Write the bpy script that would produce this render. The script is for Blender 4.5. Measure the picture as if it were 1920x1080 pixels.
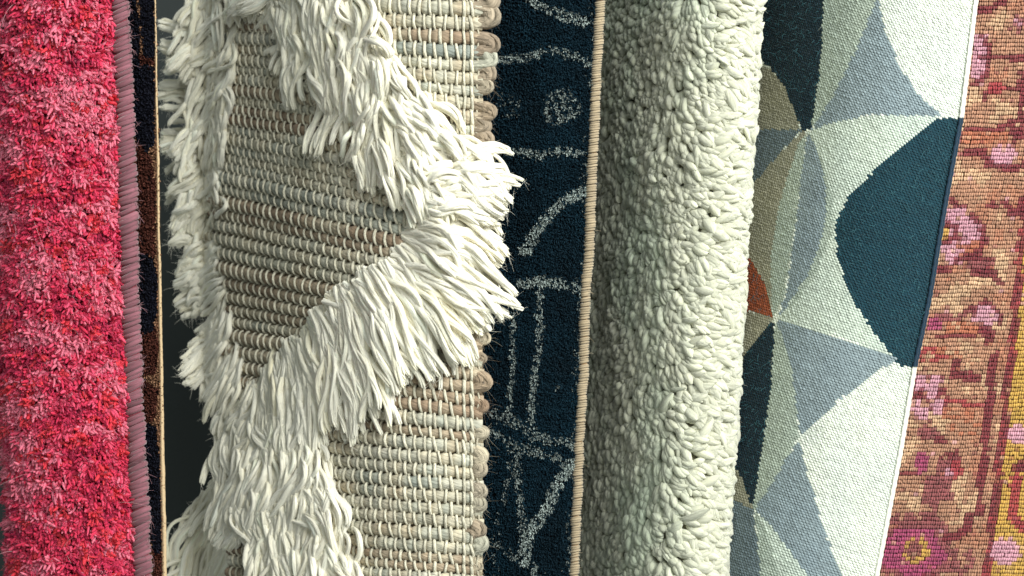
import bpy, math
import numpy as np

# ------------------------------------------------------------------ camera, world, lamps, exposure
scene = bpy.context.scene
for o in list(bpy.data.objects):
    bpy.data.objects.remove(o)
S = 0.0005                 # metres per unit of the layout (half a millimetre)
DP = 2600.0                # camera distance in those units (1.3 m)
cam_d = bpy.data.cameras.new('camera')
cam = bpy.data.objects.new('camera', cam_d)
scene.collection.objects.link(cam)
cam.location = (0, -DP * S, 0)
cam.rotation_euler = (math.radians(90), 0, 0)
cam_d.lens = 36.0 * DP / 1920.0
cam_d.sensor_width = 36.0
cam_d.clip_start = 0.02
cam_d.clip_end = 50
cam_d.dof.use_dof = True
cam_d.dof.focus_distance = DP * S - 0.005
cam_d.dof.aperture_fstop = 7.0
scene.camera = cam

world = bpy.data.worlds.new('World')
scene.world = world
world.use_nodes = True
bg = world.node_tree.nodes['Background']
bg.inputs[0].default_value = (0.90, 1.0, 0.94, 1)
bg.inputs[1].default_value = 0.30

def area(name, loc, target, size, power, col):
    l = bpy.data.lights.new(name, 'AREA')
    l.shape = 'RECTANGLE'; l.size = size[0]; l.size_y = size[1]
    l.energy = power; l.color = col
    o = bpy.data.objects.new(name, l)
    scene.collection.objects.link(o)
    o.location = loc
    from mathutils import Vector
    o.rotation_euler = (Vector(target) - Vector(loc)).to_track_quat('-Z', 'Y').to_euler()
    return o
area('shop_light', (1.75, -1.95, 1.35), (0.0, 0, -0.02), (2.0, 1.5), 128, (0.99, 1.0, 0.95))
area('fill_light', (1.0, -2.2, 1.1), (0.1, 0, 0), (1.4, 1.2), 28, (0.95, 1.0, 0.97))  # soft fill added to brighten the rugs from the front, no lamp of the shop
scene.view_settings.view_transform = 'Standard'
scene.view_settings.look = 'None'
scene.view_settings.exposure = 0.16
scene.view_settings.gamma = 1.0
scene.view_settings.use_curve_mapping = False
scene.render.engine = 'CYCLES'

# ------------------------------------------------------------------ helpers
rng = np.random.default_rng(11)

def lin(r, g, b):
    f = lambda c: (c / 255 / 12.92) if c / 255 <= 0.04045 else ((c / 255 + 0.055) / 1.055) ** 2.4
    return np.array([f(r), f(g), f(b)])

def to_world(V):
    f = (DP - V[:, 2]) / DP
    return np.stack([(V[:, 0] - 960) * f * S, -V[:, 2] * S, (540 - V[:, 1]) * f * S], 1)

_T = rng.random((256, 256))
def vnoise(x, y, seed=0):
    x = np.asarray(x, float) + seed * 17.3; y = np.asarray(y, float) + seed * 31.7
    xi = np.floor(x).astype(int); yi = np.floor(y).astype(int)
    fx = x - xi; fy = y - yi
    fx = fx * fx * (3 - 2 * fx); fy = fy * fy * (3 - 2 * fy)
    g = lambda a, b: _T[a % 256, b % 256]
    return ((g(xi, yi) * (1 - fx) + g(xi + 1, yi) * fx) * (1 - fy)
            + (g(xi, yi + 1) * (1 - fx) + g(xi + 1, yi + 1) * fx) * fy)
def fbm(x, y, seed=0, o=3):
    v = 0; a = 0.5; t = 0
    for k in range(o):
        v = v + a * vnoise(x * 2 ** k, y * 2 ** k, seed + k); t += a; a *= 0.55
    return v / t

def nrm(a):
    return a / np.maximum(np.linalg.norm(a, axis=-1, keepdims=True), 1e-9)

class Mesh:
    def __init__(s):
        s.V = []; s.F = []; s.C = []; s.U = []; s.n = 0
    def add(s, V, F, C, U=None):
        V = np.asarray(V, float).reshape(-1, 3)
        C = np.broadcast_to(np.asarray(C, float), (len(V), 3))
        if U is None: U = V * 0.1
        s.V.append(V); s.F.append(np.asarray(F) + s.n); s.C.append(C); s.U.append(U); s.n += len(V)
    def build(s, name, mat, parent=None, smooth=True):
        V = to_world(np.concatenate(s.V)); C = np.concatenate(s.C); U = np.concatenate(s.U)
        me = bpy.data.meshes.new(name)
        quads = [f for f in s.F if f.shape[1] == 4]
        tris = [f for f in s.F if f.shape[1] == 3]
        nq = sum(len(f) for f in quads); nt = sum(len(f) for f in tris)
        loops = np.concatenate([f.ravel() for f in quads] + [f.ravel() for f in tris])
        starts = np.concatenate([np.arange(nq) * 4, nq * 4 + np.arange(nt) * 3])
        me.vertices.add(len(V)); me.vertices.foreach_set('co', V.ravel())
        me.loops.add(len(loops)); me.loops.foreach_set('vertex_index', loops.astype(np.int32))
        me.polygons.add(nq + nt)
        me.polygons.foreach_set('loop_start', starts.astype(np.int32))
        me.polygons.foreach_set('use_smooth', np.full(nq + nt, smooth))
        me.update(calc_edges=True)
        a = me.attributes.new('Col', 'FLOAT_COLOR', 'POINT')
        a.data.foreach_set('color', np.concatenate([np.clip(C, 0, 1), np.ones((len(C), 1))], 1).astype(np.float32).ravel())
        b = me.attributes.new('suv', 'FLOAT_VECTOR', 'POINT')
        b.data.foreach_set('vector', U.astype(np.float32).ravel())
        me.materials.append(mat)
        o = bpy.data.objects.new(name, me)
        scene.collection.objects.link(o)
        if parent:
            o.parent = parent
            o.matrix_parent_inverse = parent.matrix_basis.inverted()
        return o

def tubes(m, P, R, C, sides=6, twist=0.0, squash=None):
    """P (N,K,3) centre lines, R (N,K) radii, C (N,3) or (N,K,3)"""
    N, K, _ = P.shape
    T = nrm(np.gradient(P, axis=1))
    chord = nrm(P[:, -1] - P[:, 0] + 1e-6)
    ref = np.cross(chord, rng.normal(size=(N, 3)))
    small = np.linalg.norm(ref, axis=1) < 0.2
    ref[small] = np.cross(chord[small], np.array([0.3, 0.5, 0.8]))
    ref = nrm(ref)[:, None, :]
    A = nrm(np.cross(T, ref)); B = np.cross(T, A)
    th = np.arange(sides) / sides * 2 * np.pi
    cs = np.cos(th)[None, None, :, None]; sn = np.sin(th)[None, None, :, None]
    off = A[:, :, None] * cs + B[:, :, None] * sn
    V = P[:, :, None] + off * R[:, :, None, None]
    C = np.asarray(C, float)
    if C.ndim == 2: C = C[:, None, :]
    Cc = np.broadcast_to(C[:, :, None, :], V.shape)
    seg = np.linalg.norm(np.diff(P, axis=1), axis=2)
    ln = np.concatenate([np.zeros((N, 1)), np.cumsum(seg, 1)], 1)
    rm = R.mean(axis=1)[:, None]
    vv = ln / rm
    ang = th[None, None, :] + twist * vv[:, :, None]
    U = np.stack([np.cos(ang), np.sin(ang), np.broadcast_to(vv[:, :, None] * 0.11, ang.shape)], 3)
    U = U + (rng.random((N, 3)) * 40)[:, None, None, :]
    base = (np.arange(N) * K * sides)[:, None, None]
    k = np.arange(K - 1)[None, :, None] * sides; j = np.arange(sides)[None, None, :]
    j2 = (j + 1) % sides
    F = np.stack([base + k + j, base + k + j2, base + k + sides + j2, base + k + sides + j], 3).reshape(-1, 4)
    m.add(V.reshape(-1, 3), F, Cc.reshape(-1, 3), U.reshape(-1, 3))

def domes(m, c, ax, ay, nz, C, sides=8):
    """rounded knots: centre c, half axes ax, ay, height vector nz (all (N,3))"""
    N = len(c)
    th = np.arange(sides) / sides * 2 * np.pi + np.pi / sides
    ct = np.sign(np.cos(th)) * np.abs(np.cos(th)) ** 0.7; st = np.sign(np.sin(th)) * np.abs(np.sin(th)) ** 0.7
    V = [c + nz]
    for r, h in ((0.55, 0.85), (0.9, 0.35), (1.04, -0.35)):
        for a, b in zip(ct, st):
            V.append(c + ax * a * r + ay * b * r + nz * h)
    V = np.stack(V, 1)
    n = V.shape[1]
    F4 = []; F3 = []
    for j in range(sides):
        j2 = (j + 1) % sides
        F3.append((0, 1 + j, 1 + j2))
        for q in range(2):
            a = 1 + q * sides
            F4.append((a + j, a + sides + j, a + sides + j2, a + j2))
    b = (np.arange(N) * n)[:, None, None]
    Cc = np.broadcast_to(C[:, None, :], V.shape).reshape(-1, 3)
    U = ((V - c[:, None]) * 0.12 + (rng.random((N, 3)) * 40)[:, None]).reshape(-1, 3)
    k0 = m.n
    m.add(V.reshape(-1, 3), (b + np.array(F4)[None]).reshape(-1, 4), Cc, U)
    m.F.append((b + np.array(F3)[None]).reshape(-1, 3) + k0)

def slab(m, X, Y, D, th, C):
    """closed sheet: grids X, Y, D (H,W), thickness th going away from the camera"""
    H, W = X.shape
    top = np.stack([X, Y, D], 2); bot = np.stack([X, Y, D - th], 2)
    V = np.concatenate([top.reshape(-1, 3), bot.reshape(-1, 3)])
    i = np.arange(H - 1)[:, None] * W; j = np.arange(W - 1)[None]
    q = np.stack([i + j, i + W + j, i + W + j + 1, i + j + 1], 2).reshape(-1, 4)
    n = H * W
    F = [q, q[:, ::-1] + n]
    def side(idx):
        a = idx[:-1]; b = idx[1:]
        return np.stack([a, b, b + n, a + n], 1)
    F.append(side(np.arange(W))); F.append(side((H - 1) * W + np.arange(W))[:, ::-1])
    F.append(side(np.arange(H) * W)[:, ::-1]); F.append(side(np.arange(H) * W + W - 1))
    C = np.asarray(C, float)
    Cc = np.concatenate([C.reshape(-1, 3)] * 2) if C.ndim == 3 else C
    m.add(V, np.concatenate(F), Cc)

def wool(name, fib=0.5, scale=3.0, rough=0.9, sheen=0.3, sss=0.0, var=0.25, dist=0.0006):
    mt = bpy.data.materials.new(name); mt.use_nodes = True
    nt = mt.node_tree; N = nt.nodes; L = nt.links
    p = N['Principled BSDF']
    ca = N.new('ShaderNodeAttribute'); ca.attribute_name = 'Col'
    ua = N.new('ShaderNodeAttribute'); ua.attribute_name = 'suv'
    n1 = N.new('ShaderNodeTexNoise'); n1.inputs['Scale'].default_value = scale
    n1.inputs['Detail'].default_value = 3; n1.inputs['Roughness'].default_value = 0.6
    L.new(ua.outputs['Vector'], n1.inputs['Vector'])
    mr = N.new('ShaderNodeMapRange')
    mr.inputs['From Min'].default_value = 0.3; mr.inputs['From Max'].default_value = 0.7
    mr.inputs['To Min'].default_value = 1 - var; mr.inputs['To Max'].default_value = 1 + var * 0.6
    L.new(n1.outputs['Fac'], mr.inputs['Value'])
    vm = N.new('ShaderNodeVectorMath'); vm.operation = 'SCALE'
    L.new(ca.outputs['Color'], vm.inputs[0]); L.new(mr.outputs[0], vm.inputs['Scale'])
    L.new(vm.outputs[0], p.inputs['Base Color'])
    bm = N.new('ShaderNodeBump'); bm.inputs['Strength'].default_value = fib
    bm.inputs['Distance'].default_value = dist
    L.new(n1.outputs['Fac'], bm.inputs['Height']); L.new(bm.outputs[0], p.inputs['Normal'])
    p.inputs['Roughness'].default_value = rough
    p.inputs['Specular IOR Level'].default_value = 0.25
    p.inputs['Sheen Weight'].default_value = sheen
    p.inputs['Sheen Roughness'].default_value = 0.5
    if sss:
        p.inputs['Subsurface Weight'].default_value = sss
        p.inputs['Subsurface Radius'].default_value = (1, 0.95, 0.8)
        p.inputs['Subsurface Scale'].default_value = 0.006
    return mt

M_shag = wool('cream_wool_yarn', fib=0.8, scale=3.0, sheen=0.5, sss=0.12, var=0.06, dist=0.0008)
M_weft = wool('jute_and_wool_weft', fib=1.0, scale=2.6, sheen=0.1, var=0.42, dist=0.0016)
M_red = wool('red_wool_pile', fib=0.9, scale=1.8, sheen=0.0, sss=0.5, var=0.2, dist=0.0008)
M_bind = wool('wrapped_binding_thread', fib=0.8, scale=2.5, sheen=0.3, var=0.25, dist=0.0006)
M_navy = wool('navy_velvet_pile', fib=0.3, scale=3.0, sheen=0.0, var=0.2)
M_fleece = wool('ivory_fleece_pile', fib=0.8, scale=2.2, sheen=0.35, sss=0.3, var=0.12, dist=0.0009)
M_kilim = wool('flat_woven_wool', fib=0.5, scale=5.0, sheen=0.15, var=0.13)
M_knot = wool('knotted_wool', fib=0.7, scale=3.0, sheen=0.2, var=0.28)
M_back = wool('rug_backing', fib=0.5, scale=8.0, sheen=0.0, var=0.2)

def thing(name, label, cat, at):
    o = bpy.data.objects.new(name, None)
    scene.collection.objects.link(o)
    w = to_world(np.array([at], float))[0]
    o.location = w
    o['label'] = label; o['category'] = cat; o['group'] = 'rugs hanging side by side in a row'
    o.empty_display_size = 0.05
    bpy.context.view_layer.update()
    return o

def interp_cols(pts, t):
    pts = np.asarray(pts, float)
    return np.stack([np.interp(t, pts[:, 0], pts[:, k]) for k in range(1, pts.shape[1])], -1)

def inpoly(x, y, poly):
    r = np.zeros(x.shape, bool); n = len(poly)
    for i in range(n):
        x1, y1 = poly[i]; x2, y2 = poly[(i + 1) % n]
        if y1 == y2: continue
        c = ((y1 > y) != (y2 > y)) & (x < (x2 - x1) * (y - y1) / (y2 - y1) + x1)
        r ^= c
    return r

def hairs(m, base, n, C, ln=(12, 40), r=0.32, out=0.8, k=6):
    """fine loose fibres that stand off the given points"""
    i = rng.integers(0, len(base), n)
    p = base[i]
    d = nrm(rng.normal(size=(n, 3)) * np.array([1, 1, 0.7]) + np.array([0, 0.15, out]))
    L = rng.uniform(*ln, n)[:, None]
    s = np.linspace(0, 1, k)[None, :, None]
    bend = nrm(rng.normal(size=(n, 3)))[:, None] * L[:, None] * 0.35
    P = p[:, None] + d[:, None] * L[:, None] * s + bend * s ** 2 - np.array([0, -1, 1])[None, None] * (s ** 2) * L[:, None] * 0.2
    tubes(m, P, np.full((n, k), r) * (1 - 0.6 * np.linspace(0, 1, k))[None], C[i] if len(C) == len(base) else np.broadcast_to(C, (n, 3)), sides=3)

Y0, Y1 = -160, 1240

# ------------------------------------------------------------------ setting: dim wall behind the rugs
m = Mesh()
gx, gy = np.meshgrid(np.linspace(-1500, 3400, 60), np.linspace(-900, 2000, 40))
slab(m, gx, gy, -1150 + 4 * fbm(gx * 0.02, gy * 0.02), 30, np.array([0.030, 0.036, 0.036]))
wall = m.build('wall', M_back)
wall['kind'] = 'structure'

# ------------------------------------------------------------------ 1 red pile rug with wrapped edge
def red_edges(y):
    return -12 + 32 * y / 1080, 208 + 42 * y / 1080
def red_pt(a, y):
    xl, xr = red_edges(y)
    R = (xr - xl) / (1 + np.sin(np.radians(60)))
    xc = xl + R
    w = 3 * np.sin(y / 90.0) + 4 * (vnoise(y / 70.0, a * 1.5, 4) - 0.5)
    return np.stack([xc + (R + w) * np.sin(a), y, -70 + (100 + w) * np.cos(a)], -1)
red = thing('pile_rug', 'thick crimson and pink pile rug with a mauve wrapped edge, farthest left', 'rug', (110, 1240, -80))
m = Mesh()
A, YY = np.meshgrid(np.radians(np.linspace(-170, 60, 50)), np.linspace(Y0, Y1, 160))
G = red_pt(A, YY)
C0 = lin(120, 20, 40)
cc = G.copy(); cc[..., 0] -= 6 * np.sin(A); cc[..., 2] -= 6 * np.cos(A)
slab(m, cc[..., 0], cc[..., 1], cc[..., 2], 8, C0)
m.build('backing', M_back, red)

m = Mesh()
n = 30000
a = np.radians(rng.uniform(-120, 62, n)); y = rng.uniform(Y0, Y1, n)
root = red_pt(a, y)
nor = np.stack([np.sin(a), 0 * a, np.cos(a)], 1)
clx = np.floor((root[:, 0] + 9 * vnoise(root[:, 1] / 9, a * 9)) / 17); cly = np.floor((y + 8 * vnoise(a * 8, y / 8, 3)) / 15)
h = (np.sin(clx * 127.1 + cly * 311.7) * 43758.5453) % 1
h2 = (np.sin(clx * 269.5 + cly * 183.3) * 28001.83) % 1
h3 = (np.sin(clx * 69.5 + cly * 83.3) * 18001.83) % 1
cd = nrm(np.stack([h * 2 - 1, h2 * 2 - 0.5, h3 * 1.6 - 0.8], 1))
d = nrm(nor * 1.0 + cd * 0.75 + rng.normal(size=(n, 3)) * 0.35)
L = rng.uniform(8, 13, n) * (0.5 + 1.0 * h)
K = 6; s = np.linspace(0, 1, K)[None, :, None]
curl = nrm(np.cross(d, rng.normal(size=(n, 3))))
P = root[:, None] + d[:, None] * L[:, None, None] * s + curl[:, None] * L[:, None, None] * 0.9 * s ** 2 + np.array([0, 1, 0]) * (s ** 2) * 5
prof = np.array([0.9, 1.0, 1.1, 1.15, 1.0, 0.45])
R = rng.uniform(1.7, 3.3, n)[:, None] * prof[None]
big = fbm(root[:, 0] / 75, y / 36, 7); mid = fbm(root[:, 0] / 16, y / 14, 9)
pal = np.stack([lin(216, 52, 84), lin(228, 80, 110), lin(234, 120, 142), lin(224, 58, 70), lin(136, 26, 56), lin(190, 40, 76), lin(228, 124, 140)])
v = np.clip(big * 1.05 + mid * 0.75 + h * 0.2 + 0.04 + rng.normal(size=n) * 0.05, 0, 1.9)
idx = np.select([v < 0.68, v < 0.84, v < 1.0, v < 1.14, v < 1.30], [4, 5, 0, 1, 2], 2)
idx = np.where((h2 > 0.86) & (idx != 6) & (idx != 4), 3, idx)
idx = np.where(rng.random(n) < 0.05, rng.integers(0, 6, n), idx)
col = pal[idx] * rng.uniform(0.92, 1.08, n)[:, None]
grad = np.array([0.62, 0.85, 1, 1, 1.05, 1.1])
col = 0.85 * col + 0.15 * lin(214, 60, 88)[None]
tubes(m, P, R, col[:, None, :] * np.ones((1, K, 1)), sides=6)
tipp = P[:, 3]
hairs(m, tipp, 30000, col * 0.97, ln=(7, 17), r=0.75, out=0.1, k=5)
sel = rng.random(n) < 0.012
hairs(m, tipp[sel], 90, np.array([lin(240, 170, 175)]), ln=(30, 70), r=0.7, out=0.5, k=8)
m.build('pile', M_red, red)

def wrapped_edge(m, edge, y0, y1, pitch, rx, rd, yarn, c, cvar, slant, fine=2):
    ys = np.arange(y0, y1, pitch)
    n = len(ys)
    for q in range(fine):
        yy = ys + pitch * (q + 0.5) / fine + rng.normal(size=n) * pitch * 0.13
        K = 13
        th = np.linspace(-2.6, 2.4, K)[None]
        e = edge(yy)
        wob = 1 + rng.normal(size=(n, 1)) * 0.05 + 0.16 * (vnoise(yy / 34, 0 * yy, 77)[:, None] - .5)
        P = np.stack([e[:, :1] + rx * wob * np.sin(th), yy[:, None] - slant * rng.uniform(0.7, 1.3, (n, 1)) * np.sin(th) * 0.5,
                      e[:, 1:2] + rd * wob * np.cos(th)], 2)
        R = np.full((n, K), yarn) * rng.uniform(0.78, 1.22, (n, 1))
        C = c[None] * (1 + rng.normal(size=(n, 1)) * cvar)
        tubes(m, P, R, C, sides=6, twist=0.12)

m = Mesh()
def red_e(y):
    xl, xr = red_edges(y)
    return np.stack([xr + 16 + 2.0 * np.sin(y / 140) + 4 * (vnoise(y / 40, 0 * y, 5) - .5), 0 * y - 14 + 5 * (vnoise(y / 60, 0 * y, 2) - .5)], 1)
wrapped_edge(m, red_e, Y0, Y1, 9.2, 14.5, 14.5, 4.7, lin(132, 84, 94), 0.14, 13, fine=1)
ys = np.linspace(Y0, Y1, 120); e = red_e(ys)
tubes(m, np.stack([e[:, 0], ys, e[:, 1]], 1)[None], np.full((1, 120), 14.0), lin(120, 55, 66)[None], sides=12)
pts = np.stack([e[:, 0] + 10, ys, e[:, 1] + 10], 1)
hairs(m, pts + rng.normal(size=pts.shape) * np.array([6, 5, 2]), 700, np.array([lin(176, 126, 134)]), ln=(6, 20), r=0.4, out=0.2)
m.build('edge_binding', M_bind, red)

# ------------------------------------------------------------------ low cut-pile helper for printed rugs
def velvet(m, X, Y, D, C, r, ln, lean=(0.2, 0.4, 1.0)):
    n = len(X)
    p = np.stack([X, Y, D], 1)
    d = nrm(np.array(lean)[None] + rng.normal(size=(n, 3)) * 0.35)
    L = ln * rng.uniform(0.75, 1.25, n)
    s = np.array([0, 0.6, 1.0])[None, :, None]
    P = p[:, None] + d[:, None] * L[:, None, None] * s
    R = r * rng.uniform(0.8, 1.2, n)[:, None] * np.array([1.0, 1.0, 0.35])[None]
    tubes(m, P, R, C, sides=4)

# ------------------------------------------------------------------ 2 narrow strip of a dark patterned rug
def an_e(y): return 291 + 16 * y / 1080 + 2.5 * (vnoise(y / 80, 0 * y, 12) - .5)
def an_d(t): return -30 - 0.62 * t - 0.004 * t ** 2      # t = distance left of the edge
ani = thing('cut_pile_rug', 'narrow strip of navy and brown blotched rug with thin tan edge beside the red rug', 'rug', (250, 1240, -90))
m = Mesh()
T, YY = np.meshgrid(np.linspace(110, 1, 22), np.linspace(Y0, Y1, 200))
slab(m, an_e(YY) - T, YY, an_d(T) - 3, 9, np.array([0.03, 0.02, 0.02]))
n = 22000
t = rng.uniform(0, 85, n); y = rng.uniform(Y0, Y1, n); x = an_e(y) - t
navy_p = [[(230, -20), (250, -20), (262, 50), (262, 130), (248, 150), (230, 150)], [(262, -20), (292, -20), (290, 108), (270, 105), (262, 30)],
          [(248, 135), (262, 122), (280, 118), (290, 130), (289, 270), (276, 286), (262, 270), (250, 250)],
          [(250, 470), (285, 480), (296, 520), (294, 590), (285, 620), (262, 625), (250, 600)],
          [(262, 800), (274, 790), (292, 800), (300, 870), (303, 1030), (290, 1042), (278, 1000), (268, 900)], [(230, 1085), (300, 1095), (303, 1240), (230, 1240)],
          [(230, 300), (252, 310), (252, 400), (230, 410)]]
brown_p = [[(254, 250), (285, 300), (292, 350), (291, 480), (254, 475)], [(262, 610), (290, 605), (298, 640), (292, 700), (262, 705)],
           [(265, 705), (296, 730), (290, 790), (268, 795)], [(240, 100), (285, 105), (288, 128), (250, 138)], [(285, 1030), (304, 1035), (305, 1090), (286, 1090)]]
xw = x + 3 * (fbm(x / 6, y / 6, 3) - .5) * 2; yw = y + 5 * (fbm(x / 6, y / 6, 5) - .5) * 2
C = np.tile(lin(150, 112, 86), (n, 1))
for q in brown_p: C[inpoly(xw, yw, q)] = lin(92, 50, 40)
for q in navy_p: C[inpoly(xw, yw, q)] = lin(22, 24, 38)
C = C * rng.uniform(0.6, 1.3, n)[:, None]
velvet(m, x, y, an_d(t), C, 1.7, 7)
m.build('pile', M_navy, ani)
m = Mesh()
ys = np.linspace(Y0, Y1, 700)
w = 1.4 + 6.5 * np.clip(0.25 + 0.9 * ys / 1080 + 0.5 * (fbm(ys / 45, 0 * ys, 8) - .5), 0.1, 1.2) * 0.6
u = np.linspace(-1, 1, 6)
X = an_e(ys)[:, None] - 1 + w[:, None] * (u[None] + 0.4) * 0.85 + 1.2 * (fbm(ys / 3, 0 * ys, 4)[:, None] - .5)
slab(m, X, np.repeat(ys[:, None], 6, 1), -24 - 5 * u[None] ** 2 + 0 * X, 14, lin(200, 174, 138))
m.build('edge_tape', M_back, ani)

# ------------------------------------------------------------------ 3 flat-woven beige rug with shaggy diamond
_px = np.array([250, 300, 350, 400, 450, 500, 560, 640, 720, 800, 870, 940, 1000])
_pd = np.array([-1300, -1100, -800, -520, -430, -335, -230, -115, -40, -5, 0, -6, -8.])
def smooth_table(x, y, w=28):
    X_ = np.arange(x[0], x[-1] + 1.0); Y_ = np.interp(X_, x, y)
    for _ in range(3): Y_ = np.convolve(np.pad(Y_, w, 'reflect', reflect_type='odd'), np.ones(2 * w + 1) / (2 * w + 1), 'valid')
    return X_, Y_
_px, _pd = smooth_table(_px, _pd, 16)
def bg_d(x, y):
    sh = np.interp(y, [0, 300, 600, 800, 950, 1150], [5, 0, -10, 25, 60, 85])
    return np.interp(x + sh * np.clip((640 - x) / 200, 0, 1), _px, _pd) + 5 * (vnoise(x / 140, y / 160, 21) - .5)
beige = thing('flatwoven_rug', 'beige and grey chunky flatwoven rug with a raised diamond of long cream shag', 'rug', (650, 1240, -100))
def slope(y0): return 0.03 + 0.20 * np.exp(-((y0 - 500) / 300) ** 2) + 0.05 * np.clip((y0 - 700) / 300, 0, 1)
def row_y(y0, x):
    t = 900 - x
    return y0 - slope(y0) * t + 3 * (vnoise(x / 90, y0 / 60, 2) - .5)
rows = []; yy = Y0 - 10.0
while yy < Y1 + 90:
    base = np.interp(yy, [0, 60, 250, 600, 1000], [25, 28, 24, 22, 21.5])
    p = base * rng.uniform(0.78, 1.22); rows.append((yy + p / 2, p)); yy += p
cols = [868.0]
while cols[-1] > 356:
    x = cols[-1]
    cols.append(x - np.interp(x, [350, 480, 620, 760, 880], [7.5, 11, 15, 18, 20.5]) * rng.uniform(0.93, 1.07))
cols = np.array(cols)
wpal = np.stack([lin(206, 196, 172), lin(190, 177, 153), lin(172, 152, 128), lin(148, 122, 100), lin(212, 208, 192), lin(172, 176, 164), lin(192, 174, 146), lin(134, 144, 140), lin(190, 188, 170)])
m = Mesh(); ms = Mesh()
X, YY = np.meshgrid(np.linspace(0, 1, 60), np.linspace(Y0 - 10, Y1 + 10, 130))
XL = np.interp(YY, [0, 540, 660, 1240], [358, 358, 425, 430]); X = XL + (905 - XL) * X
slab(m, X, YY, bg_d(X, YY) - 5, 8, lin(150, 134, 108))
ends = []
for i, (y0, p) in enumerate(rows):
    xs = np.arange(np.interp(y0, [0, 600, 740, 1240], [358, 358, 425, 430]) + 2.5 * (i % 3), 906, 3.3)
    yr = row_y(y0, xs)
    wc = cols - (0 if i % 2 else 1) * np.gradient(cols) * -0.5
    wc = np.sort(np.concatenate([wc[wc < 862], [870.0, 884.0]])) + rng.normal(size=1) * 0.4
    wc = wc[wc > xs[0] + 2]
    near = np.min(np.abs(xs[:, None] - wc[None]), 1)
    pinch = 1 - 0.30 * np.exp(-(near / 3.2) ** 2)
    P = np.stack([xs, yr + rng.normal() * 0.5, bg_d(xs, yr)], 1)
    R = p * 0.52 * pinch * (0.84 + 0.34 * fbm(xs / 14, np.full_like(xs, i * 3.1), 6)) 
    fam = [[0, 1, 4, 8], [2, 3, 1], [0, 4, 8, 5], [6, 0, 1], [3, 2, 6], [5, 7, 8, 4]]
    bias = np.interp(y0, [0, 50, 90, 200, 280, 480, 640, 730, 780, 860, 940, 1080], [.1, .5, .9, .2, .5, .3, .9, .95, .2, .4, .25, .5])
    f = [2, 3, 2, 1, 3] if rng.random() < bias * 0.5 else [0, 1, 8, 4, 5, 0, 6, 8]
    if rng.random() < 0.12: f = [8, 5, 7, 4, 5, 0]
    f = list(rng.permutation(f)) if rng.random() < .5 else f
    ci = np.array(f)[np.clip(((fbm(xs / 55, np.full_like(xs, i * 1.7), 15) - .2) / .6 * len(f)).astype(int), 0, len(f) - 1)]
    cr = wpal[ci]
    kk = np.ones(7) / 7
    cr = np.stack([np.convolve(np.pad(cr[:, q], 3, 'edge'), kk, 'valid') for q in range(3)], 1)
    cr = cr * (0.72 + 0.56 * fbm(xs / 10, np.full_like(xs, i * 5.0), 8))[:, None]
    cr = (cr * 0.86 + 0.14 * wpal[0]) * 0.98
    tubes(m, P[None], R[None], cr[None], sides=8, twist=0.25)
    # cream warp stitches arching over the cord
    n = len(wc); yw = row_y(y0, wc) ; th = np.linspace(-0.5 * np.pi, 0.5 * np.pi, 7)[None]
    dd = bg_d(wc, yw)[:, None]
    lean = rng.normal(size=(n, 1)) * 1.3 + 1.0
    g_ = ((bg_d(wc + 4, yw) - bg_d(wc - 4, yw)) / 8)[:, None]; hh = p * 0.50 * np.cos(th) * 0.95 + 1.0
    Pw = np.stack([wc[:, None] + lean * np.sin(th) - hh * g_ / np.sqrt(1 + g_ ** 2), yw[:, None] + p * 0.56 * np.sin(th), dd + hh / np.sqrt(1 + g_ ** 2)], 2)
    thin = np.interp(wc, [400, 700, 880], [1.9, 2.6, 3.0])[:, None] * rng.uniform(0.85, 1.2, (n, 1))
    cw = lin(238, 231, 208)[None] * rng.uniform(0.82, 1.06, (n, 1))
    tubes(m, Pw, thin * np.ones((1, 7)), cw, sides=6, twist=0.3)
    ends.append((row_y(y0, 893.0), p, cr[-4]))
    hairs(m, P + np.array([0, 0, 6.0]), 26, cr * 1.1 + 0.05, ln=(5, 16), r=0.3)
m.build('woven_ground', M_weft, beige)
i = 0
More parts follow.
